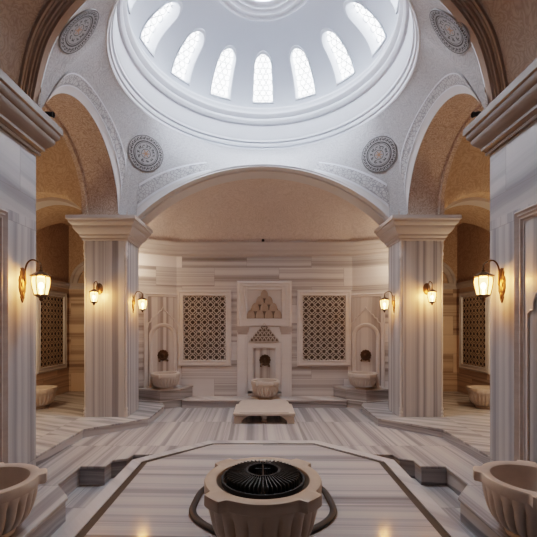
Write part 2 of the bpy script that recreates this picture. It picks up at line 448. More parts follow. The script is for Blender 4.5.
# apse half-dome
def along(poly, t):
    L = [ (Vector(poly[i+1])-Vector(poly[i])).length for i in range(len(poly)-1)]
    d = t*sum(L)
    for i,l in enumerate(L):
        if d <= l or i == len(L)-1: return Vector(poly[i]).lerp(Vector(poly[i+1]), min(1,d/l))
        d -= l
pw = [(-2.60,7.35),(-2.70,7.9),(-1.95+XC,WY-.03),(1.95+XC,WY-.03),(2.70,7.9),(2.60,7.35)]
loops = []
for j in range(17):
    s = j/16*pi/2; L = []
    for k,a in enumerate(arcF):
        b_ = along(pw, k/64); A = Vector((RF*1.005*sin(a), YB-.03, ZF+RF*1.005*cos(a)))
        u = 1-cos(s); w = sin(s)
        L.append((b_.x+(A.x-b_.x)*u, b_.y+(A.y-b_.y)*u, 3.44+(max(A.z,3.5)-3.44)*w))
    loops.append(L)
struct(B().loft(loops, False).build('ceiling_apse', M_apse, smooth=60))
# side arches
YS, RS, ZS, XS = 5.45, 1.22, 3.58, 2.6
for sgn, nm in ((-1,'ceiling_arch_left'),(1,'ceiling_arch_right')):
    aa = [radians(-6)+radians(163)*k/64 for k in range(65)]
    def rg(R_,x_): return [(sgn*x_, YS+R_*cos(a), ZS+R_*sin(a)) for a in aa]
    struct(B().loft([rg(RS,XS),rg(RS,3.18)], False).build(nm, M_soff, smooth=60))
    struct(B().loft([rg(RS,3.13),rg(RS-.05,3.14),rg(RS-.05,3.21),rg(RS+.12,3.23)], False).build('trim_13' if sgn<0 else 'trim_14', M_soff, smooth=30))
    # masonry above the far pillar
    o = B().box(*( (-3.28,-2.45) if sgn<0 else (2.45,3.28) ), 6.72, 7.3, 3.45, 4.2)
    struct(o.build('wall_spandrel_left' if sgn<0 else 'wall_spandrel_right', M_soff))
# pendentives
DY, DR, DZ = 5.63, 2.17, 5.29
Q = []
na = 40
for k in range(na+1):
    x = -2.30*k/na; Q.append((x, YF, ZF+sqrt(RF*RF-x*x)))
for k in range(1,4): 
    t = k/4; Q.append((-2.30-.30*t, YF-.05*t, 3.567+.1*t*0))
for k in range(0,49):
    a = radians(2)+radians(154)*k/48; Q.append((-XS, YS+RS*cos(a), ZS+RS*sin(a)))
for p in eN[10:len(eN)//2+1]: Q.append((p.x, p.y+.01, p.z+.01))
half = Q
full = half + [(-x,y,z) for x,y,z in reversed(half[1:-1])]
ang = [atan2(y-DY, x) for x,y,z in full]
def ringP(a): return Vector((DR*cos(a), DY+DR*sin(a), DZ))
SC = Vector((0,5.6,2.5))
def Sv(i, v):
    q_ = Vector(full[i]); p_ = ringP(ang[i])
    r_ = q_.lerp(p_, v)
    d_ = r_-SC
    r_ = SC+d_.normalized()*((q_-SC).length*(1-v)+(p_-SC).length*v)
    return r_
nv = 14
loops = [[tuple(Sv(i, j/nv)) for i in range(len(full))] for j in range(nv+1)]
pend = B().loft(loops, True)
bvh = BVHTree.FromPolygons([Vector(v) for v in pend.v], pend.f)
struct(pend.build('ceiling_pendentives', M_pend, smooth=50))
ceno = Vector((0,5.6,2.5))
def bandloop(v0, v1, off, rng):
    L = []
    for v in [v0+(v1-v0)*k/3 for k in range(4)]:
        row = []
        for i in rng:
            p = Sv(i, v); d = (ceno-p).normalized(); row.append(tuple(p+d*off))
        L.append(row)
    return L
nh = len(half); nf = len(full)
iF = [i % nf for i in range(-na, na+1)]               # far arch
iL = list(range(na+4, na+4+49)); iR = [(nf-i) % nf for i in iL]
tn = 15
for rng, spec in ((iF,((.0,.10,.012,M_archw),(.10,.13,.028,M_white),(.13,.30,.012,M_band),(.30,.33,.028,M_white))),
                  (iL,((.0,.16,.012,M_archw),(.16,.185,.028,M_white),(.185,.37,.012,M_band),(.37,.395,.028,M_white))),
                  (iR,((.0,.16,.012,M_archw),(.16,.185,.028,M_white),(.185,.37,.012,M_band),(.37,.395,.028,M_white)))):
    o = empty_struct('trim_%d' % tn); tn += 1
    for (v0,v1,of,mt),nm in zip(spec, ('edge_band','fillet','arabesque_band','fillet')):
        B().loft(bandloop(v0,v1,of,rng), False).build(nm, mt, o, smooth=40)
# dome
TD = Matrix.Translation((0,DY,0))
prof = [(2.40,5.36),(2.24,5.30),(2.215,5.275),(2.18,5.27),(2.165,5.29),(2.165,5.33),(2.14,5.34),(2.13,5.38),(2.145,5.42),(2.11,5.43),(2.11,5.47),(2.095,5.5),(2.06,5.745),(2.02,5.75),(2.0,5.77),(1.985,5.80),(1.985,5.83),(2.0,5.85),(1.955,5.88),(1.935,5.91),(1.935,5.95),(1.975,5.97),(1.96,6.02),(1.97,6.06)]
struct(B().lathe(prof, 128, TD).build('trim_18', M_white, smooth=25))
A_, ZD, RD = .95, 6.05, 1.97
def dpt(th, ph, off=0):
    r_ = RD*cos(ph); z = ZD+A_*sin(ph)
    n_ = Vector((cos(ph)/RD, sin(ph)/A_)).normalized()
    r_ += n_.x*off; z += n_.y*off
    return (r_*cos(th), DY+r_*sin(th), z)
NWIN = 14; SEC = 2*pi/NWIN; HW = .100; P0, P1, P2 = .125, .65, .79; PHO = 1.163; PC = .42
def hole(a):
    d = Vector((cos(a), sin(a)*3)).normalized()
    lo, hi = 0, 2
    for _ in range(40):
        m = (lo+hi)/2; x, y = d.x*m, PC+d.y*m
        ins = abs(x) < HW and y > P0 and (y < P1 or (x/HW)**2+((y-P1)/(P2-P1))**2 < 1)
        if ins: lo = m
        else: hi = m
    return d.x*lo, PC+d.y*lo
def rectp(a):
    d = Vector((cos(a), sin(a)*3)).normalized(); t = 1e9
    if abs(d.x) > 1e-9: t = min(t, SEC/2/abs(d.x))
    if d.y > 1e-9: t = min(t, (PHO-PC)/d.y)
    if d.y < -1e-9: t = min(t, (-.0-PC)/d.y)
    return d.x*t, PC+d.y*t
def canon(dx, dy): return atan2(dy/3, dx)
angs = [2*pi*k/72-pi for k in range(72)]
for cx_, cy_ in ((SEC/2,PHO-PC),(-SEC/2,PHO-PC),(SEC/2,-PC),(-SEC/2,-PC),(HW,P0-PC),(-HW,P0-PC)):
    angs.append(canon(cx_,cy_))
angs = sorted(set(round(a,5) for a in angs))
HL = [hole(a) for a in angs]; RL = [rectp(a) for a in angs]
b = B()
for w in range(NWIN):
    t0 = pi/2+w*SEC
    lp = []
    for j in range(7):
        s = j/6
        lp.append([dpt(t0+h[0]+(r_[0]-h[0])*s, h[1]+(r_[1]-h[1])*s) for h,r_ in zip(HL,RL)])
    b.loft(lp, True)
struct(b.build('ceiling_dome', M_dome, smooth=60))
# dome windows: first one at theta=pi/2 then rotated copies about the dome axis
def wpt(h, off, sc=1.0): 
    x = h[0]*sc; y = PC+(h[1]-PC)*sc
    x_,y_,z_ = dpt(pi/2+x, y, off); return (x_, y_-DY, z_)
win = bpy.data.objects.new('window_1', None); COL.objects.link(win); struct(win); win.location = (0,DY,0)
B().loft([[wpt(h,-.0,1.12) for h in HL],[wpt(h,-.022,1.11) for h in HL],[wpt(h,-.022,1.03) for h in HL],[wpt(h,.0,.995) for h in HL],[wpt(h,.20,.93) for h in HL]], True).build('window_frame', M_white, win, smooth=35)
c_ = len(HL); bb = B()
bb.add([wpt(h,.19,.96) for h in HL]+[wpt((0,PC),.19)], [(i,(i+1)%c_,c_) for i in range(c_)])
bb.build('pane', M_sky, win)
bb = B()
pit = .064
for row in range(-2,16):
    for c in range(-4,5):
        x = c*pit*1.02+(row%2)*pit*.51; y = P0+.02+row*pit*1.06
        # keep rings inside the opening
        inside = abs(x) < HW*.97 and y < P2 and y > P0 and (y < P1 or (x/HW)**2+((y-P1)/(P2-P1))**2 < .95)
        if not inside: continue
        lpI = []; lpO = []
        for k in range(12):
            a = 2*pi*k/12
            lpO.append(wpt((x+pit*.545*cos(a)*.98, y+pit*.6*sin(a)),.15)); lpI.append(wpt((x+pit*.41*cos(a)*.98, y+pit*.455*sin(a)),.15))
        bb.loft([lpO,lpI], True)
M_wlat = plain('window_lattice_plaster', (.34,.34,.35), .7, var=.05)
bb.build('lattice', M_wlat, win)
for w in range(1,NWIN):
    c = copy_tree(win); c.rotation_euler = (0,0,w*SEC); c.name = 'window_%d' % (w+1)
# oculus
r_o = RD*cos(PHO)
zo = ZD+A_*sin(PHO)
struct(B().lathe([(r_o+.06,zo-.02),(r_o+.03,zo-.05),(r_o-.01,zo-.06),(r_o-.03,zo-.035),(r_o-.06,zo-.03),(r_o-.075,zo-.055),(r_o-.11,zo-.05),(r_o-.14,zo-.02),(r_o-.17,zo-.015),(r_o-.20,zo-.03),(r_o-.22,zo+.0),(r_o-.27,zo+.01),(r_o-.29,zo-.01),(r_o-.32,zo),(r_o-.33,zo+.12),(r_o-.12,zo+.2)], 96, TD).build('trim_19', M_white, smooth=30))
struct(B().add([(0,DY,zo+.1)]+[((r_o-.12)*cos(2*pi*k/64),DY+(r_o-.12)*sin(2*pi*k/64),zo+.1) for k in range(64)],[(0,1+k,1+(k+1)%64) for k in range(64)]).build('window_15', M_ocul))

# ------------------------------------------------------------------ medallions on the pendentives
def surf_frame(p_cam_dir):
    hit = bvh.ray_cast(Vector((0,0,1.6)), Vector(p_cam_dir).normalized())
    return hit
def medallion(c, n, R_, label):
    n = n.normalized()
    if n.dot(ceno-c) < 0: n = -n
    zup = Vector((0,0,1)); u = zup.cross(n).normalized(); v = n.cross(u)
    t = thing('medallion', label, 'medallion', tuple(c), 0, 'round medallions on the pendentives')
    def P(r_, a, off):
        p = c+u*(r_*R_*cos(a))+v*(r_*R_*sin(a))
        h = bvh.ray_cast(p+n*.6, -n, 1.5)
        if h[0]: p = h[0]
        p = p+n*off
        return tuple(p-c)
    K = 64
    def ring(bl, r0, r1, off, k=K, a0=0, a1=2*pi):
        fullr = abs(a1-a0-2*pi)<1e-6
        aa = [a0+(a1-a0)*i/k for i in range(k if fullr else k+1)]
        bl.loft([[P(r0+(r1-r0)*j/2,a,off) for a in aa] for j in range(3)], fullr)
    g = B()
    for j in range(8): ring(g, j/8+.001, (j+1)/8, .014)
    g.loft([[P(1,2*pi*i/K,.014) for i in range(K)],[P(1.01,2*pi*i/K,-.01) for i in range(K)]], True)
    g.build('ground', M_meds, t)
    d = B(); ring(d, .97, 1.0, .019); ring(d, .66, .72, .019); ring(d,.60,.625,.019); ring(d,.24,.27,.019)
    d.build('ring', M_medd, t)
    sc = B(); rr = random.Random(5)
    for k in range(26):                                 # leaf scroll border
        a = 2*pi*k/26
        for da,r0,r1,wd in ((0,.75,.93,.055),(.10,.78,.86,.05),(-.09,.86,.95,.045)):
            m = [P(r0,a+da,.019),P((r0+r1)/2,a+da+wd,.019),P(r1,a+da+.02,.019),P((r0+r1)/2,a+da-wd,.019)]
            sc.add(m,[(0,1,2,3)])
    sc.build('scroll_border', M_medd, t)
    ca = B()
    for k in range(20):                                 # brushed letter strokes, unreadable in the photograph
        a = 2*pi*k/20+rr.uniform(-.08,.08); r0 = rr.uniform(.30,.38); r1 = rr.uniform(.48,.58); sw = rr.uniform(-.3,.3)
        pts = [(r0+(r1-r0)*q/5, a+sw*sin(q/5*pi)) for q in range(6)]
        wd = [.02,.05,.06,.05,.035,.012]
        L = [P(r_,a_-w_,.019) for (r_,a_),w_ in zip(pts,wd)]; R2 = [P(r_,a_+w_,.019) for (r_,a_),w_ in zip(pts,wd)]
        ca.loft([L,R2], False)
        if k%2: ring(ca, .44, .49, .020, 6, a+.12, a+.34)
    ca.build('lettering', M_medd, t)
    ce = B()
    ring(ce, .001, .10, .019, 16)
    for k in range(6):
        a = 2*pi*k/6; ce.add([P(.1,a,.019),P(.16,a+.25,.019),P(.23,a,.019),P(.16,a-.25,.019)],[(0,1,2,3)])
    ce.build('rosette', M_medw, t)
for d_, R_, lab in (((-.3145,1,.4624),.30,'round grey medallion with dark lettering above the far left pillar'),
                    ((.3118,1,.4597),.30,'round grey medallion with dark lettering above the far right pillar'),
                    ((-.499,1,.800),.29,'round grey medallion seen slanted beside the near arch, upper left'),
                    ((.506,1,.800),.29,'round grey medallion seen slanted beside the near arch, upper right')):
    h = surf_frame(d_)
    print('MED', d_, h)
    if h[0]: medallion(h[0], h[1], R_, lab)

# ------------------------------------------------------------------ far pillars
def pillar(cx, label):
    t = thing('pillar', label, 'pillar', (cx,6.845,0), 0, 'marble pillars carrying the far arch')
    hx, hy, c = .3825, .305, .045
    # shaft with cut corners
    pl = [(-hx+c,-hy),(hx-c,-hy),(hx-c,-hy+c),(hx,-hy+c),(hx,hy),(-hx,hy),(-hx,-hy+c),(-hx+c,-hy+c)]
    B().prism(pl, 0, 3.2).build('shaft', M_pier, t, bevel=.004)
    path = [(-hx,-hy),(hx,-hy),(hx,hy),(-hx,hy)]
    prof = [(0,3.10),(.02,3.105),(.025,3.13),(.02,3.14),(.04,3.16),(.055,3.175),(.055,3.20),(.065,3.21),(.09,3.235),(.12,3.28),(.135,3.31),(.135,3.335),(.15,3.345),(.175,3.375),(.185,3.40),(.185,3.42),(.21,3.43),(.21,3.48),(.205,3.497)]
    b = B(); b.sweep(path, prof, True, 1)
    m = .205
    b.add([(-hx-m,-hy-m,3.497),(hx+m,-hy-m,3.497),(hx+m,hy+m,3.497),(-hx-m,hy+m,3.497)],[(0,1,2,3)])
    b.build('cornice', M_corn, t, smooth=30)
    for s in (-1,1):
        x, y = s*(hx-c*.55), -hy+c*.55
        b = B()
        pr = [(0,.0),(.034,.0),(.036,.03),(.026,.045),(.034,.06),(.036,.09),(.022,.11),(.032,.13),(.034,.15),(.022,.17),(.021,.20),(.021,2.78),(.03,2.80),(.022,2.82),(.034,2.86),(.030,2.90),(.022,2.92),(.034,2.96),(.038,3.02),(.03,3.05),(.036,3.11)]
        b.lathe(pr, 12, Matrix.Translation((x,y,0)))
        b.build('colonnette', M_trim, t, smooth=40)
    return t
pillar(-2.7725, 'veined grey marble pillar with flared cornice, left of the far arch')
pillar(2.7725+.02, 'veined grey marble pillar with flared cornice, right of the far arch')

# ------------------------------------------------------------------ octagonal platform
Y4 = 4.83; Y1 = 1.6
t = thing('marble_platform', 'octagonal polished marble slab with dark inlaid strip, under the central basin', 'platform', (0,3.2,ZM))
def octa(xs, y4, xb, yb, y1, yf): return [(-xs,y1-3.2),(-xb,yf-3.2),(xb,yf-3.2),(xs,y1-3.2),(xs,y4-3.2),(xb,yb-3.2),(-xb,yb-3.2),(-xs,y4-3.2)]
oo = octa(1.70,4.83,.815,5.645,1.6,.75)
od = octa(1.555,4.765,.755,5.50,1.65,.90)
oi = octa(1.472,4.728,.722,5.455,1.68,.955)
b = B()
b.loft([[(x,y,-.35) for x,y in oo],[(x,y,-.006) for x,y in oo],[(x*.998,y*.998,.004) for x,y in oo],[(x,y,.004) for x,y in od],[(x,y,-.02) for x,y in od]], True)
b.build('border', M_border, t)
b = B(); b.loft([[(x,y,-.006) for x,y in od],[(x,y,-.006) for x,y in oi]], True)
b.build('drain_strip', M_strip, t)
b = B(); b.prism(oi, -.3, .004); b.build('slab', M_slab, t)

# ------------------------------------------------------------------ basins
def basin(name, label, mat, R_, H, loc, rz, group, nfl=26, lob=.06, lobes=4, foot=.52, cat='basin', rimt=.085, inner_r=.80, a_off=pi/4):
    t = thing(name, label, cat, loc, rz, group)
    zr = H-rimt
    # foot
    b = B(); b.lathe([(0,0),(R_*foot,0),(R_*(foot+.02),H*.04),(R_*foot,H*.08),(R_*(foot-.06),H*.11),(R_*(foot-.06),H*.14)], 40)
    b.build('foot', mat, t, smooth=35)
    # fluted bowl
    prof = []
    for j in range(15):
        s = j/14; a = s*pi/2
        prof.append((R_*(foot-.08)+(R_*.955-R_*(foot-.08))*sin(a)**.62, H*.12+(zr-H*.12)*(1-cos(a))**.85))
    prof.append((R_*.90, zr+.004))
    def fl(a, r_, z, j):
        if j >= 14 or j == 0: return r_
        w = sin(min(1,j/11)*pi)**.5 if j < 11 else .35*(14-j)/3
        w = min(1, j/3)*(1 if j < 11 else (14-j)/3.0)
        return r_*(1-.085*w*(1-abs(sin(a*nfl/2))**.6))
    b = B(); b.lathe(prof, nfl*8, rf=fl)
    b.build('bowl', mat, t, smooth=50)
    # rim with four square-shouldered lobes, and the hollow inside
    def lb(a):
        d = abs(((a-a_off+pi/lobes) % (2*pi/lobes))-pi/lobes)
        hw = .20
        return max(0, min(1, (hw-d)/.045))**.7
    def rf(a, r_, z, j):
        if 1 <= j <= 6: return r_+lb(a)*lob*(R_/.45)
        return r_
    ir = R_*inner_r
    prof = [(R_*.90,zr),(R_*.985,zr),(R_*1.0,zr+.008),(R_*1.0,zr+rimt*.5),(R_*1.0,H-.012),(R_*.99,H-.002),(R_*.97,H),(ir+.012,H),(ir,H-.008),(ir*.985,H-.04),(ir*.93,H*.62),(ir*.78,H*.40),(ir*.5,H*.27),(0,H*.23)]
    b = B(); b.lathe(prof, 160, rf=rf)
    b.build('rim', mat, t, smooth=40)
    return t
G_b = 'fluted stone wash basins'
basin('wash_basin','large fluted tan stone basin with four-lobed rim, at the centre on the platform', M_basin2, .452, .558, (0,2.9,ZM+.004), 0, G_b, 24, .06, inner_r=.80)
basin('wash_basin','large fluted cream stone basin cut off by the lower left edge', M_basin, .385, .465, (-2.29,3.08,ZM), -radians(17), G_b, 26, .06)
basin('wash_basin','large fluted cream stone basin at the lower right, under the near right wall', M_basin, .39, .485, (2.245,3.08,ZM), radians(17), G_b, 26, .06)
basin('wash_basin','small fluted marble basin under the tall central niche', M_table, .305, .40, (XC+.02,8.02,.03), 0, G_b, 26, .035)
LC = (-2.24+XC, 8.205); nl = Vector((.447,-.894))
basin('wash_basin','small fluted marble basin on the left corner podium', M_table, .305, .335, (-2.085,7.955,.265), radians(26.57), G_b, 26, .03)
basin('wash_basin','small fluted marble basin on the right corner podium', M_table, .305, .335, (2.125,7.955,.265), radians(-26.57), G_b, 26, .03)
basin('wash_basin','small stone basin in the dim left side room, half behind the near wall', M_basin, .31, .39, (-4.40,7.3,0), 0, G_b, 24, .04)
basin('wash_basin','small stone basin in the warm right side room, by the near wall edge', M_basin, .31, .39, (4.36,7.3,0), 0, G_b, 24, .04)

# grate over the central basin
t = thing('basin_grate', 'black metal grate of radial fins covering the central basin', 'grate', (0,2.9,ZM+.562)); t.scale = (.87,.87,1)
zt = .055
b = B(); b.lathe([(.355,-.03),(.372,-.03),(.372,.004),(.355,.004),(.355,-.03)], 64); b.build('outer_ring', M_iron, t, smooth=30)
b = B(); b.lathe([(0,-.035),(.355,-.035)], 64); b.build('base_plate', M_water, t)
b = B(); b.lathe([(.135,zt-.012),(.155,zt-.012),(.155,zt+.006),(.135,zt+.006),(.135,zt-.012)], 48); b.build('inner_ring', M_iron, t, smooth=30)
b = B(); b.tube([(0,.145,zt-.003),(0,-.145,zt-.003)], .007); b.tube([(-.07,.03,zt-.003),(.07,.03,zt-.003)], .007); b.tube([(0,0,-.035),(0,0,zt)], .009)
b.build('cross_bar', M_iron, t)
b = B(); b.prism_y([(.14,-.03),(.325,-.03),(.325,.03),(.318,.038),(.15,zt+.004),(.14,zt)], -.004, .004)
rib = b.build('fin', M_fin, t)
for k in range(1,52):
    c = rib.copy(); COL.objects.link(c); c.parent = t; c.rotation_euler = (0,0,2*pi*k/52)
# hose
def catm(P_, n=8):
    out = []; P_ = [Vector(p) for p in P_]
    for i in range(len(P_)-1):
        p0 = P_[max(i-1,0)]; p1 = P_[i]; p2 = P_[i+1]; p3 = P_[min(i+2,len(P_)-1)]
        for k in range(n):
            s = k/n; out.append(.5*((2*p1)+(p2-p0)*s+(2*p0-5*p1+4*p2-p3)*s*s+(3*p1-p0-3*p2+p3)*s**3))
    out.append(P_[-1]); return out
hp = [(-.25,3.02),(-.405,3.13),(-.55,3.26),(-.645,3.42),(-.66,3.62),(-.62,3.92),(-.45,4.16),(-.2,4.27),(0,4.3)]
hp = hp + [(-x,y) for x,y in reversed(hp[:-1])]
b = B(); b.tube([(x,y-3.65,.0) for x,y,*_ in catm([(x,y,0) for x,y in hp])], .034, 10)
for i,v in enumerate(b.v): b.v[i] = (v[0],v[1],v[2]*.55)
o = b.build('hose', M_hose, None, smooth=60); o.location = (0,3.65,ZM+.0235)
tag(o, 'black hose looped on the polished slab around the central basin', 'hose')

# ------------------------------------------------------------------ low stone bench before the niche
t = thing('stone_bench', 'low pale stone bench on short feet in front of the central niche', 'bench', (XC-.01,7.22,ZM))
w, d0, d1 = .55, -.64, .57
pl = [(-w,d0),(w,d0),(w,d1-.42),(w-.05,d1-.38),(w-.05,d1-.2),(w-.1,d1),(-w+.1,d1),(-w+.05,d1-.2),(-w+.05,d1-.38),(-w,d1-.42)]
B().prism(pl, .148, .192).build('slab', M_table, t, bevel=.008)
pl2 = [(x*.80,y*.94) for x,y in pl]
B().prism(pl2, .19, .203).build('raised_top', M_table, t, bevel=.004)
for x,y in ((-.47,-.56),(.47,-.56),(-.42,.5),(.42,.5)):
    b = B(); b.box(x-.06,x+.06,y-.06,y+.06,0,.135)
    s = 1 if x<0 else -1
    b.prism_y([(x+s*.06,.05),(x+s*.09,.07),(x+s*.12,.10),(x+s*.19,.135),(x+s*.06,.135)], y-.05, y+.05)
    b.build('foot', M_table, t, bevel=.006)
b = B(); b.lathe([(0,0),(.05,0),(.055,.02),(.035,.04),(.06,.08),(.05,.115),(.06,.135)], 20, Matrix.Translation((0,-.45,0))); b.build('centre_foot', M_table, t, smooth=40)

# ------------------------------------------------------------------ lattice panels
def lattice_panel(label, loc, rz, w, h, cell, bar, mat_bar, mat_frame, fw=.11):
    t = thing('lattice_panel', label, 'panel', loc, rz, 'carved lattice wall panels')
    b = B()
    b.rect(-w/2-fw,-fw,w/2+fw,h+fw, [(0,.0),(0,-.03),(fw*.3,-.045),(fw*.38,-.03),(fw*.75,-.03),(fw*.8,-.04),(fw*.92,-.04),(fw,-.005),(fw,0)])
    b.build('frame', mat_frame, t)
    b = B(); b.add([(-w/2,-.004,0),(w/2,-.004,0),(w/2,-.004,h),(-w/2,-.004,h)],[(0,1,2,3)]); b.build('backing', M_lattd, t)
    b = B()
    nx = max(2,round(w/cell)); nz = max(2,round(h/cell)); cx_ = w/nx; cz_ = h/nz
    def seg(p, q_, th):
        p = Vector(p); q_ = Vector(q_); d = (q_-p).normalized(); n_ = Vector((-d.y,d.x))*th/2
        b.add([(p.x+n_.x,-.012,p.y+n_.y),(q_.x+n_.x,-.012,q_.y+n_.y),(q_.x-n_.x,-.012,q_.y-n_.y),(p.x-n_.x,-.012,p.y-n_.y),
               (p.x+n_.x,-.004,p.y+n_.y),(q_.x+n_.x,-.004,q_.y+n_.y),(q_.x-n_.x,-.004,q_.y-n_.y),(p.x-n_.x,-.004,p.y-n_.y)],
              [(0,1,2,3),(0,4,5,1),(2,6,7,3)])
    for i in range(nx):
        for k in range(nz):
            x0 = -w/2+i*cx_; z0 = k*cz_; mx = x0+cx_/2; mz = z0+cz_/2
            P8 = [(mx+.43*cx_*cos(pi/8+q_*pi/4), mz+.43*cz_*sin(pi/8+q_*pi/4)) for q_ in range(8)]
            for q_ in range(8): seg(P8[q_], P8[(q_+1)%8], bar)
            cs = [(x0,z0),(x0+cx_,z0),(x0+cx_,z0+cz_),(x0,z0+cz_)]
            if (i+k)%2 == 0:
                for c in cs: seg(c, (mx+(c[0]-mx)*.42, mz+(c[1]-mz)*.42), bar)
                for q_ in range(4): 
                    a = q_*pi/2
                    seg((mx+.5*cx_*cos(a), mz+.5*cz_*sin(a)), (mx+.24*cx_*cos(a), mz+.24*cz_*sin(a)), bar*.9)
            else:
                mids = [(mx,z0),(x0+cx_,mz),(mx,z0+cz_),(x0,mz)]
                for q_ in range(4): seg(mids[q_], mids[(q_+1)%4], bar)
                pass
    b.build('lattice', mat_bar, t)
    return t
lattice_panel('tall carved lattice panel on the back wall, left of the central niche', (-1.309,WY,.835), 0, .935, 1.435, .133, .0125, M_latt, M_trim, .13)
lattice_panel('tall carved lattice panel on the back wall, right of the central niche', (1.366,WY,.835), 0, .945, 1.435, .133, .0125, M_latt, M_trim, .13)
lattice_panel('dark lattice panel on the ochre wall of the left side room', (-4.75,8.36,.71), pi/2, .93, 1.56, .125, .012, M_latt2, M_trim, .12)
lattice_panel('dark lattice panel on the ochre wall of the right side room', (4.75,8.36,.71), -pi/2, .93, 1.56, .125, .012, M_latt2, M_trim, .12)

# ------------------------------------------------------------------ faucets
def faucet(label, loc, rz, sc=1.0, spout=.1):
    t = thing('wall_faucet', label, 'faucet', loc, rz, 'bronze wall faucets')
    t.scale = (sc,)*3
    b = B(); MX = Matrix.Rotation(pi/2,4,'X')
    b.lathe([(.0,.02),(.05,.022),(.075,.015),(.09,.024),(.115,.02),(.125,.0)], 40, MX, rf=lambda a,r_,z,j: r_*(1+(.05*cos(a*12) if j>=4 else 0)))
    b.build('backplate', M_bronze, t, smooth=35)
    b = B(); b.tube(catm([(0,-.015,.01),(0,-.06,.015),(0,-spout,.0),(0,-spout-.01,-.05)],5), [.018+.008*(k%2)*0 for k in range(16)], 10)
    b.ball((0,-.03,.01),.035,.03,.035); b.build('spout', M_bronze, t, smooth=50)
    for s in (-1,1):
        b = B(); b.tube([(s*.07,-.012,-.07),(s*.085,-.03,-.10),(s*.09,-.055,-.115)], [.013,.014,.012], 8)
        b.ball((s*.09,-.05,-.13),.022); b.tube([(s*.065,-.055,-.125),(s*.115,-.055,-.125)], .008, 6)
        b.build('tap', M_bronze, t, smooth=50)
    return t
faucet('round bronze faucet in the recess of the central niche', (XC+.015,WY+.045-.09,.84), 0, 1.0)
AL = radians(26.57)
faucet('round bronze faucet above the basin on the left corner podium', (LC[0]+.0+nl.x*.025,LC[1]+nl.y*.025,.96), AL, .95)
faucet('round bronze faucet above the basin on the right corner podium', (2.24+XC-nl.x*.025,LC[1]+nl.y*.025,.96), -AL, .95)
faucet('dark faucet low on the near right wall, at the right edge', (NX-.045,3.40,.50), -pi/2, 1.0, .16)

# ------------------------------------------------------------------ central niche
t = thing('fountain_niche', 'tall carved marble niche with two honeycombed hoods, centre of back wall', 'niche', (XC,WY,.03))
def zz(y): return 1.6+(326-y)/372*8.3-.03
def xx(x): return (x-264.3)/372*8.3
b = B()
b.rect(-.61,0,.61,zz(281), [(0,0),(0,-.06),(.05,-.075),(.07,-.06),(.12,-.06),(.14,-.045),(.19,-.045),(.20,-.02)])
b.build('outer_frame', M_trim, t)
# face slab built around the recesses
b = B()
z_hb, z_ht = zz(318.7), zz(289.5)
z_lb, z_lt = zz(342), zz(322)
rx = .245; zrt = zz(348)
b.add([(-.41,-.022,z_hb),(.41,-.022,z_hb),(.41,-.022,zz(285)),(-.41,-.022,zz(285))],[(0,1,2,3)])
b.build('upper_panel', M_trim, t)
b = B(); b.rect(-.42,z_hb-.03,.42,zz(284.5),[(0,-.02),(0,-.05),(.025,-.055),(.035,-.025)]); b.build('upper_moulding', M_trim, t)
b = B(); b.box(-.60,.60,-.055,-.01,zz(326),z_hb-.03); b.build('lintel', M_trim, t, bevel=.006)
# upper hood outline (stepped ogee)
def hood(hw, zb, ht, steps):
    R_ = []
    for i in range(steps):
        x0 = hw*(1-i/steps); x1 = hw*(1-(i+1)/steps); z0 = zb+ht*(i/steps)*.86; z1 = zb+ht*((i+1)/steps)*.86
        for k in range(6):
            a = k/5*pi/2
            R_.append((x1+(x0-x1)*cos(a), z0+(z1-z0)*sin(a)))
    R_.append((.012,zb+ht*.92)); top = [(0,zb+ht)]
    return R_ + top + [(-x,z) for x,z in reversed(R_)]
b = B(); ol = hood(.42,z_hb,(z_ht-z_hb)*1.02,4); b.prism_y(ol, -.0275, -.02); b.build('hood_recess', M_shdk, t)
b = B()
rows = [(4,.0),(3,.24),(2,.47),(1,.68)]
for n_,zf in rows:
    for i in range(n_):
        cx_ = (i-(n_-1)/2)*.2; zc_ = z_hb+.010+(z_ht-z_hb)*zf
        T = Matrix.Translation((cx_,-.026,zc_))
        # pointed scallop shell
        vs = []; fs = []
        for a_ in range(13):
            a = pi*a_/12
            for q_ in range(5):
                s = q_/4; px = .092*s*cos(a); pz = .185*s*sin(a)**.8 if a_ not in (0,12) else 0
                vs.append((px, .027*sqrt(max(0,1-s*s))-.032, pz))
        for a_ in range(12):
            for q_ in range(4): fs.append((a_*5+q_,a_*5+q_+1,(a_+1)*5+q_+1,(a_+1)*5+q_))
        b.add(vs,fs,T)
b.build('hood_shells', M_shell, t, smooth=50)
# pilasters with capitals
for s in (-1,1):
    b = B(); x0, x1 = sorted((s*.585,s*.375)); b.box(x0,x1,-.075,-.0,0,zz(334.4)); b.box(x0+.04,x1-.04,-.083,-.07,.08,zz(334.4)-.06); b.build('pilaster', M_trim, t, bevel=.004)
    b = B()
    for o_,za,zb2 in ((.0,334.4,332.2),(.018,332.2,330),(.03,330,328.4),(.045,328.4,326.2)):
        b.box(x0-o_,x1+o_,-.08-o_,0,zz(za),zz(zb2))
    b.build('capital', M_corn, t, bevel=.004)
b = B(); b.box(-.38,.38,-.045,0,z_lb,zz(327)); b.build('hood_panel', M_trim, t)
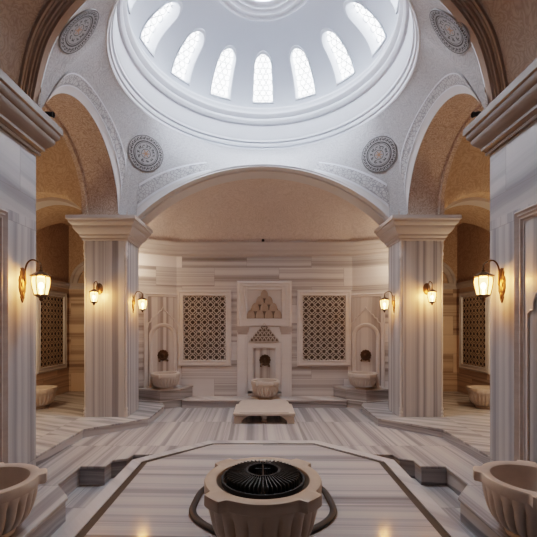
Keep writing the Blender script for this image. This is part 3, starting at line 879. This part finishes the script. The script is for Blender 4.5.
# lower hood: tiers of small niches
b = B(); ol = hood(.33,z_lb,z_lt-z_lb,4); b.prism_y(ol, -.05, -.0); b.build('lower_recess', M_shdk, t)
b = B()
for tier,(n_,zf) in enumerate([(7,.03),(5,.28),(3,.52),(1,.74)]):
    for i in range(n_):
        cx_ = (i-(n_-1)/2)*.092; z0 = z_lb+(z_lt-z_lb)*zf; hh = (z_lt-z_lb)*.20
        pts = [(-.04,0),(-.04,hh*.5),(-.03,hh*.8),(0,hh*1.15),(.03,hh*.8),(.04,hh*.5),(.04,0),(.028,0),(.026,hh*.45),(0,hh*.85),(-.026,hh*.45),(-.028,0)]
        n2 = len(pts)
        vs = [(cx_+x,-.075-.01*tier,z0+z) for x,z in pts]+[(cx_+x,-.04,z0+z) for x,z in pts]
        fs = [(0,1,10,11),(1,2,3,9,10),(3,4,5,8,9),(5,6,7,8)]+[(i_,(i_+1)%n2,n2+(i_+1)%n2,n2+i_) for i_ in range(n2)]
        b.add(vs,fs)
    b.box(-(n_*.046),n_*.046,-.082-.01*tier,-.04,z_lb+(z_lt-z_lb)*(zf-.03),z_lb+(z_lt-z_lb)*(zf+.005))
b.build('lower_hood', M_table, t)
b = B()
ou = [(-.37,0),(-.37,z_lb),(.37,z_lb),(.37,0)]
b.rect(-.37,-.3,.37,z_lb-.01,[(0,0),(0,-.06),(.10,-.06),(.105,-.05),(.125,-.05),(.13,-.008)])
b.build('recess_frame', M_trim, t)
b = B(); b.add([(-.25,-.012,0),(.25,-.012,0),(.25,-.012,z_lb-.12),(-.25,-.012,z_lb-.12)],[(0,1,2,3)]); b.build('recess_back', M_vert, t)

# ------------------------------------------------------------------ corner niches
def corner_niche(label, loc, rz):
    t = thing('fountain_niche', label, 'niche', loc, rz, 'carved marble corner niches')
    W = .405; zt_ = 2.06
    b = B(); b.rect(-W,-.05,W,zt_,[(0,0),(0,-.035),(.03,-.045),(.045,-.03),(.075,-.03),(.085,-.012)]); b.build('frame', M_trim, t)
    b = B(); b.add([(-.36,-.011,0),(.36,-.011,0),(.36,-.011,zt_-.06),(-.36,-.011,zt_-.06)],[(0,1,2,3)]); b.build('panel', M_vert, t)
    def arch(hw, zs, off=0):
        pts = [(-hw,0),(-hw,zs*.5)]
        for k in range(25):
            a = pi-pi*k/24; pts.append((hw*cos(a), zs+hw*sin(a)))
        pts += [(hw,zs*.5),(hw,0)]
        return pts
    L = []
    for hw,y in ((.30,-.01),(.30,-.045),(.275,-.055),(.265,-.04),(.245,-.04),(.225,-.03),(.215,-.012)):
        L.append([(x,y,z) for x,z in arch(hw,1.10)])
    b = B(); b.loft(L, False); b.build('arch_moulding', M_trim, t, smooth=35)
    # ogee crest above the arch
    og = []
    for x,z in [(-.33,1.30),(-.31,1.40),(-.26,1.43),(-.24,1.50),(-.19,1.52),(-.16,1.58),(-.11,1.60),(-.08,1.65),(-.03,1.68),(0,1.76)]: og.append((x,z))
    og = og+[(-x,z) for x,z in reversed(og[:-1])]
    b = B(); b.tube([(x,-.018,z) for x,z in og], .014, 6); b.build('crest_moulding', M_trim, t, smooth=50)
    return t
corner_niche('pale arched marble niche on the slanted wall, left of the back wall', (LC[0],LC[1],.265), AL)
corner_niche('pale arched marble niche on the slanted wall, right of the back wall', (2.24+XC,LC[1],.265), -AL)

# near wall framed panels
def near_panel(label, loc, rz):
    t = thing('wall_panel', label, 'panel', loc, rz, 'framed marble panels on the near walls')
    W = .93; H = 2.82-ZM
    b = B(); b.rect(-W,0,W,H,[(0,0),(0,-.03),(.02,-.05),(.04,-.035),(.055,-.035),(.065,-.055),(.085,-.04),(.10,-.04),(.115,-.02),(.13,-.02)])
    b.build('frame', M_corn, t, smooth=25)
    b = B(); b.add([(-W+.12,-.014,0),(W-.12,-.014,0),(W-.12,-.014,H-.12),(-W+.12,-.014,H-.12)],[(0,1,2,3)]); b.build('panel', M_nearw, t)
    pts = []
    for x,z in [(-.74,0),(-.74,1.86),(-.70,1.90),(-.66,1.90),(-.66,1.98),(-.62,2.07),(-.54,2.10),(-.52,2.16),(-.45,2.24),(-.34,2.27),(-.30,2.34),(-.2,2.42),(-.08,2.46),(0,2.58)]: pts.append((x,-.022,z))
    pts = pts+[(-x,y,z) for x,y,z in reversed(pts[:-1])]
    b = B(); b.tube(pts, .013, 6); b.build('lobed_arch', M_trim, t, smooth=50)
    pts = [(-.5,-.02,0),(-.5,-.02,1.2)]+[(.5*cos(pi-pi*k/20),-.02,1.2+.5*sin(pi-pi*k/20)) for k in range(21)]+[(.5,-.02,0)]
    b = B(); b.tube(pts, .025, 6); b.build('round_arch', M_trim, t, smooth=50)
    return t
near_panel('brown framed marble panel with lobed arch at the right edge', (NX,3.08,ZM), -pi/2)
near_panel('brown framed marble panel just showing at the left edge', (-NX,3.02,ZM), pi/2)

# ------------------------------------------------------------------ wall lanterns
def lantern(name, label, loc, rz, sc, p=.218, plate_dz=0, plate='long', power=9):
    t = thing(name, label, 'lantern', loc, rz, 'lit wall lanterns')
    t.scale = (sc,)*3
    b = B()
    if plate == 'long':
        pl = [(0,-.20),(.018,-.17),(.03,-.14),(.024,-.12),(.045,-.08),(.058,-.03),(.055,.02),(.06,.05),(.05,.09),(.03,.11),(.036,.14),(.02,.17),(.028,.19),(0,.20)]
        pl = pl + [(-x,z) for x,z in reversed(pl[1:-1])]
        b.prism_y(pl, -.014, .0); b.ball((0,-.012,.0),.04,.025,.10); b.ball((0,-.012,-.11),.022,.018,.05)
        for s in (-1,1): b.ball((s*.035,-.012,.045),.02,.015,.035); b.ball((s*.03,-.012,-.05),.018,.014,.04)
    else:
        b.lathe([(0,.035),(.03,.034),(.045,.02),(.06,.018),(.075,.01),(.08,0)], 28, Matrix.Diagonal((1.05,1,1.6,1)) @ Matrix.Rotation(pi/2,4,'X'))
    for i,v in enumerate(b.v): b.v[i] = (v[0],v[1],v[2]+plate_dz)
    b.build('wall_plate', M_brass, t, smooth=40)
    z0 = plate_dz
    zl = 0
    if plate == 'long':
        arm = [(0,-.02,-.03),(0,-.045,.02),(0,-.04,.10),(0,-.04,.18),(0,-.065,.25),(0,-.11,.285),(0,-.165,.275),(0,-p+.005,.235),(0,-p,.20),(0,-p,.17)]
    else:
        arm = [(0,-.02,z0-.02),(0,-.06,z0-.04),(0,-.09,z0+.02),(0,-.10,z0+.10),(0,-.135,z0+.145),(0,-.18,z0+.14),(0,-p+.004,z0+.09),(0,-p,.20),(0,-p,.17)]
    b = B(); b.tube(catm(arm,6), .0095, 8); b.ball((0,-p,.195),.014); b.build('arm', M_brass, t, smooth=60)
    TL = Matrix.Translation((0,-p,0))
    b = B(); b.lathe([(0,.185),(.012,.18),(.02,.165),(.018,.155),(.045,.145),(.075,.128),(.108,.108),(.112,.10),(.095,.096),(.092,.09),(0,.09)], 6, TL); b.build('lantern_cap', M_brass, t)
    b = B(); b.lathe([(.088,.09),(.092,.04),(.086,-.02),(.066,-.112)], 6, TL); b.build('lantern_glass', M_glass, t)
    b = B()
    for k in range(6):
        a = 2*pi*k/6
        b.tube([((r_+.002)*cos(a),-p+(r_+.002)*sin(a),z) for r_,z in ((.088,.09),(.092,.04),(.086,-.02),(.066,-.112))], .0055, 6)
    b.build('lantern_frame', M_brass, t)
    b = B(); b.lathe([(0,-.108),(.07,-.108),(.074,-.118),(.055,-.13),(.03,-.142),(.018,-.15),(.022,-.162),(.012,-.178),(0,-.19)], 12, TL); b.build('finial', M_brass, t, smooth=35)
    b = B(); b.ball((0,-p,-.01),.028,.028,.042); b.tube([(0,-p,-.108),(0,-p,-.05)], .012, 8); b.build('bulb', M_bulb, t, smooth=60)
    li = bpy.data.lights.new('lantern_light','POINT'); li.energy = power; li.color = (1,.42,.11); li.shadow_soft_size = .05
    lo = bpy.data.objects.new('lantern_light', li); COL.objects.link(lo); lo.parent = t; lo.location = (0,-p*1.0,.05)
    return t
lantern('wall_lantern','large lit lantern on a curved bracket on the near left wall',(-NX,4.23,2.066),pi/2,1.0,power=55)
lantern('wall_lantern','large lit lantern on a curved bracket on the near right wall',(NX,4.26,2.066),-pi/2,1.0,power=55)
lantern('wall_lantern','lit lantern on the front face of the left pillar',(-2.878,6.54,2.10),0,.80,.26,.19,'round',45)
lantern('wall_lantern','lit lantern on the front face of the right pillar',(2.878,6.54,2.10),0,.80,.26,.19,'round',45)
lantern('wall_lantern','lit lantern on the inner side of the left pillar, facing the arch',(-2.39,6.83,2.0),pi/2,.82,power=34)
lantern('wall_lantern','lit lantern on the inner side of the right pillar, facing the arch',(2.41,6.83,2.0),-pi/2,.82,power=34)

# ------------------------------------------------------------------ small fittings
for s, lab in ((-1,'small black spotlight on the corner of the near left cornice'),(1,'small black spotlight on the corner of the near right cornice')):
    t = thing('spotlight', lab, 'spotlight', (s*2.60,4.50,4.088), 0, 'black spotlights on the near cornices'); t.scale = (.75,.75,.8)
    b = B(); b.lathe([(0,0),(.04,0),(.04,.012),(.012,.016),(.012,.07),(0,.07)], 14); b.build('stand', M_iron, t, smooth=40)
    b = B(); b.lathe([(0,-.055),(.03,-.055),(.034,-.03),(.034,.03),(.044,.06),(.044,.07),(.036,.07),(.034,.05),(0,.045)], 18,
        Matrix.Translation((-s*.02,0,.095)) @ Matrix.Rotation(-s*radians(100),4,'Y')); b.build('head', M_iron, t, smooth=40)
t = thing('sensor', 'tiny dark fitting on the back wall cornice, under the vault', 'sensor', (0,8.27,3.465))
b = B(); b.box(-.03,.03,-.025,.025,0,.018); b.build('base', M_iron, t, bevel=.004)
b = B(); b.ball((0,-.005,.04),.032,.032,.03); b.build('head', M_iron, t, smooth=50)

# ------------------------------------------------------------------ lights
def light(typ, name, loc, energy, col, size=.3, rot=None, spread=None):
    li = bpy.data.lights.new(name, typ); li.energy = energy; li.color = col
    if typ == 'AREA': li.shape = 'DISK'; li.size = size
    else: li.shadow_soft_size = size
    o = bpy.data.objects.new(name, li); COL.objects.link(o); o.location = loc
    if rot: o.rotation_euler = rot
    return o
for s in (-1,1):
    light('POINT','side_room_lamp',(s*4.3,6.3,2.0),46,(1,.72,.46),.15)
    light('POINT','apse_fill',(s*2.62,7.50,2.9),12,(1,.76,.55),.08)  # unseen fill added behind each far pillar to warm and brighten the apse
light('AREA','near_hall_fill',(0,.3,6.2),90,(.92,.95,1.0),1.6)  # unseen fill light added above the near hall, standing for no real lamp
w = bpy.data.worlds.new('world'); S.world = w; w.use_nodes = True
w.node_tree.nodes['Background'].inputs[0].default_value = (.8,.88,1,1); w.node_tree.nodes['Background'].inputs[1].default_value = .6

# ------------------------------------------------------------------ camera
cam = bpy.data.cameras.new('camera'); co = bpy.data.objects.new('camera', cam); COL.objects.link(co)
co.location = (0,0,1.6); co.rotation_euler = (pi/2,0,0)
cam.sensor_width = 36; cam.lens = 372/537*36
cam.shift_x = (268.5-263)/537; cam.shift_y = (326-268.5)/537
cam.clip_start = .05
S.camera = co
S.view_settings.view_transform = 'Filmic'
S.view_settings.look = 'Medium High Contrast'
S.view_settings.exposure = 0.45
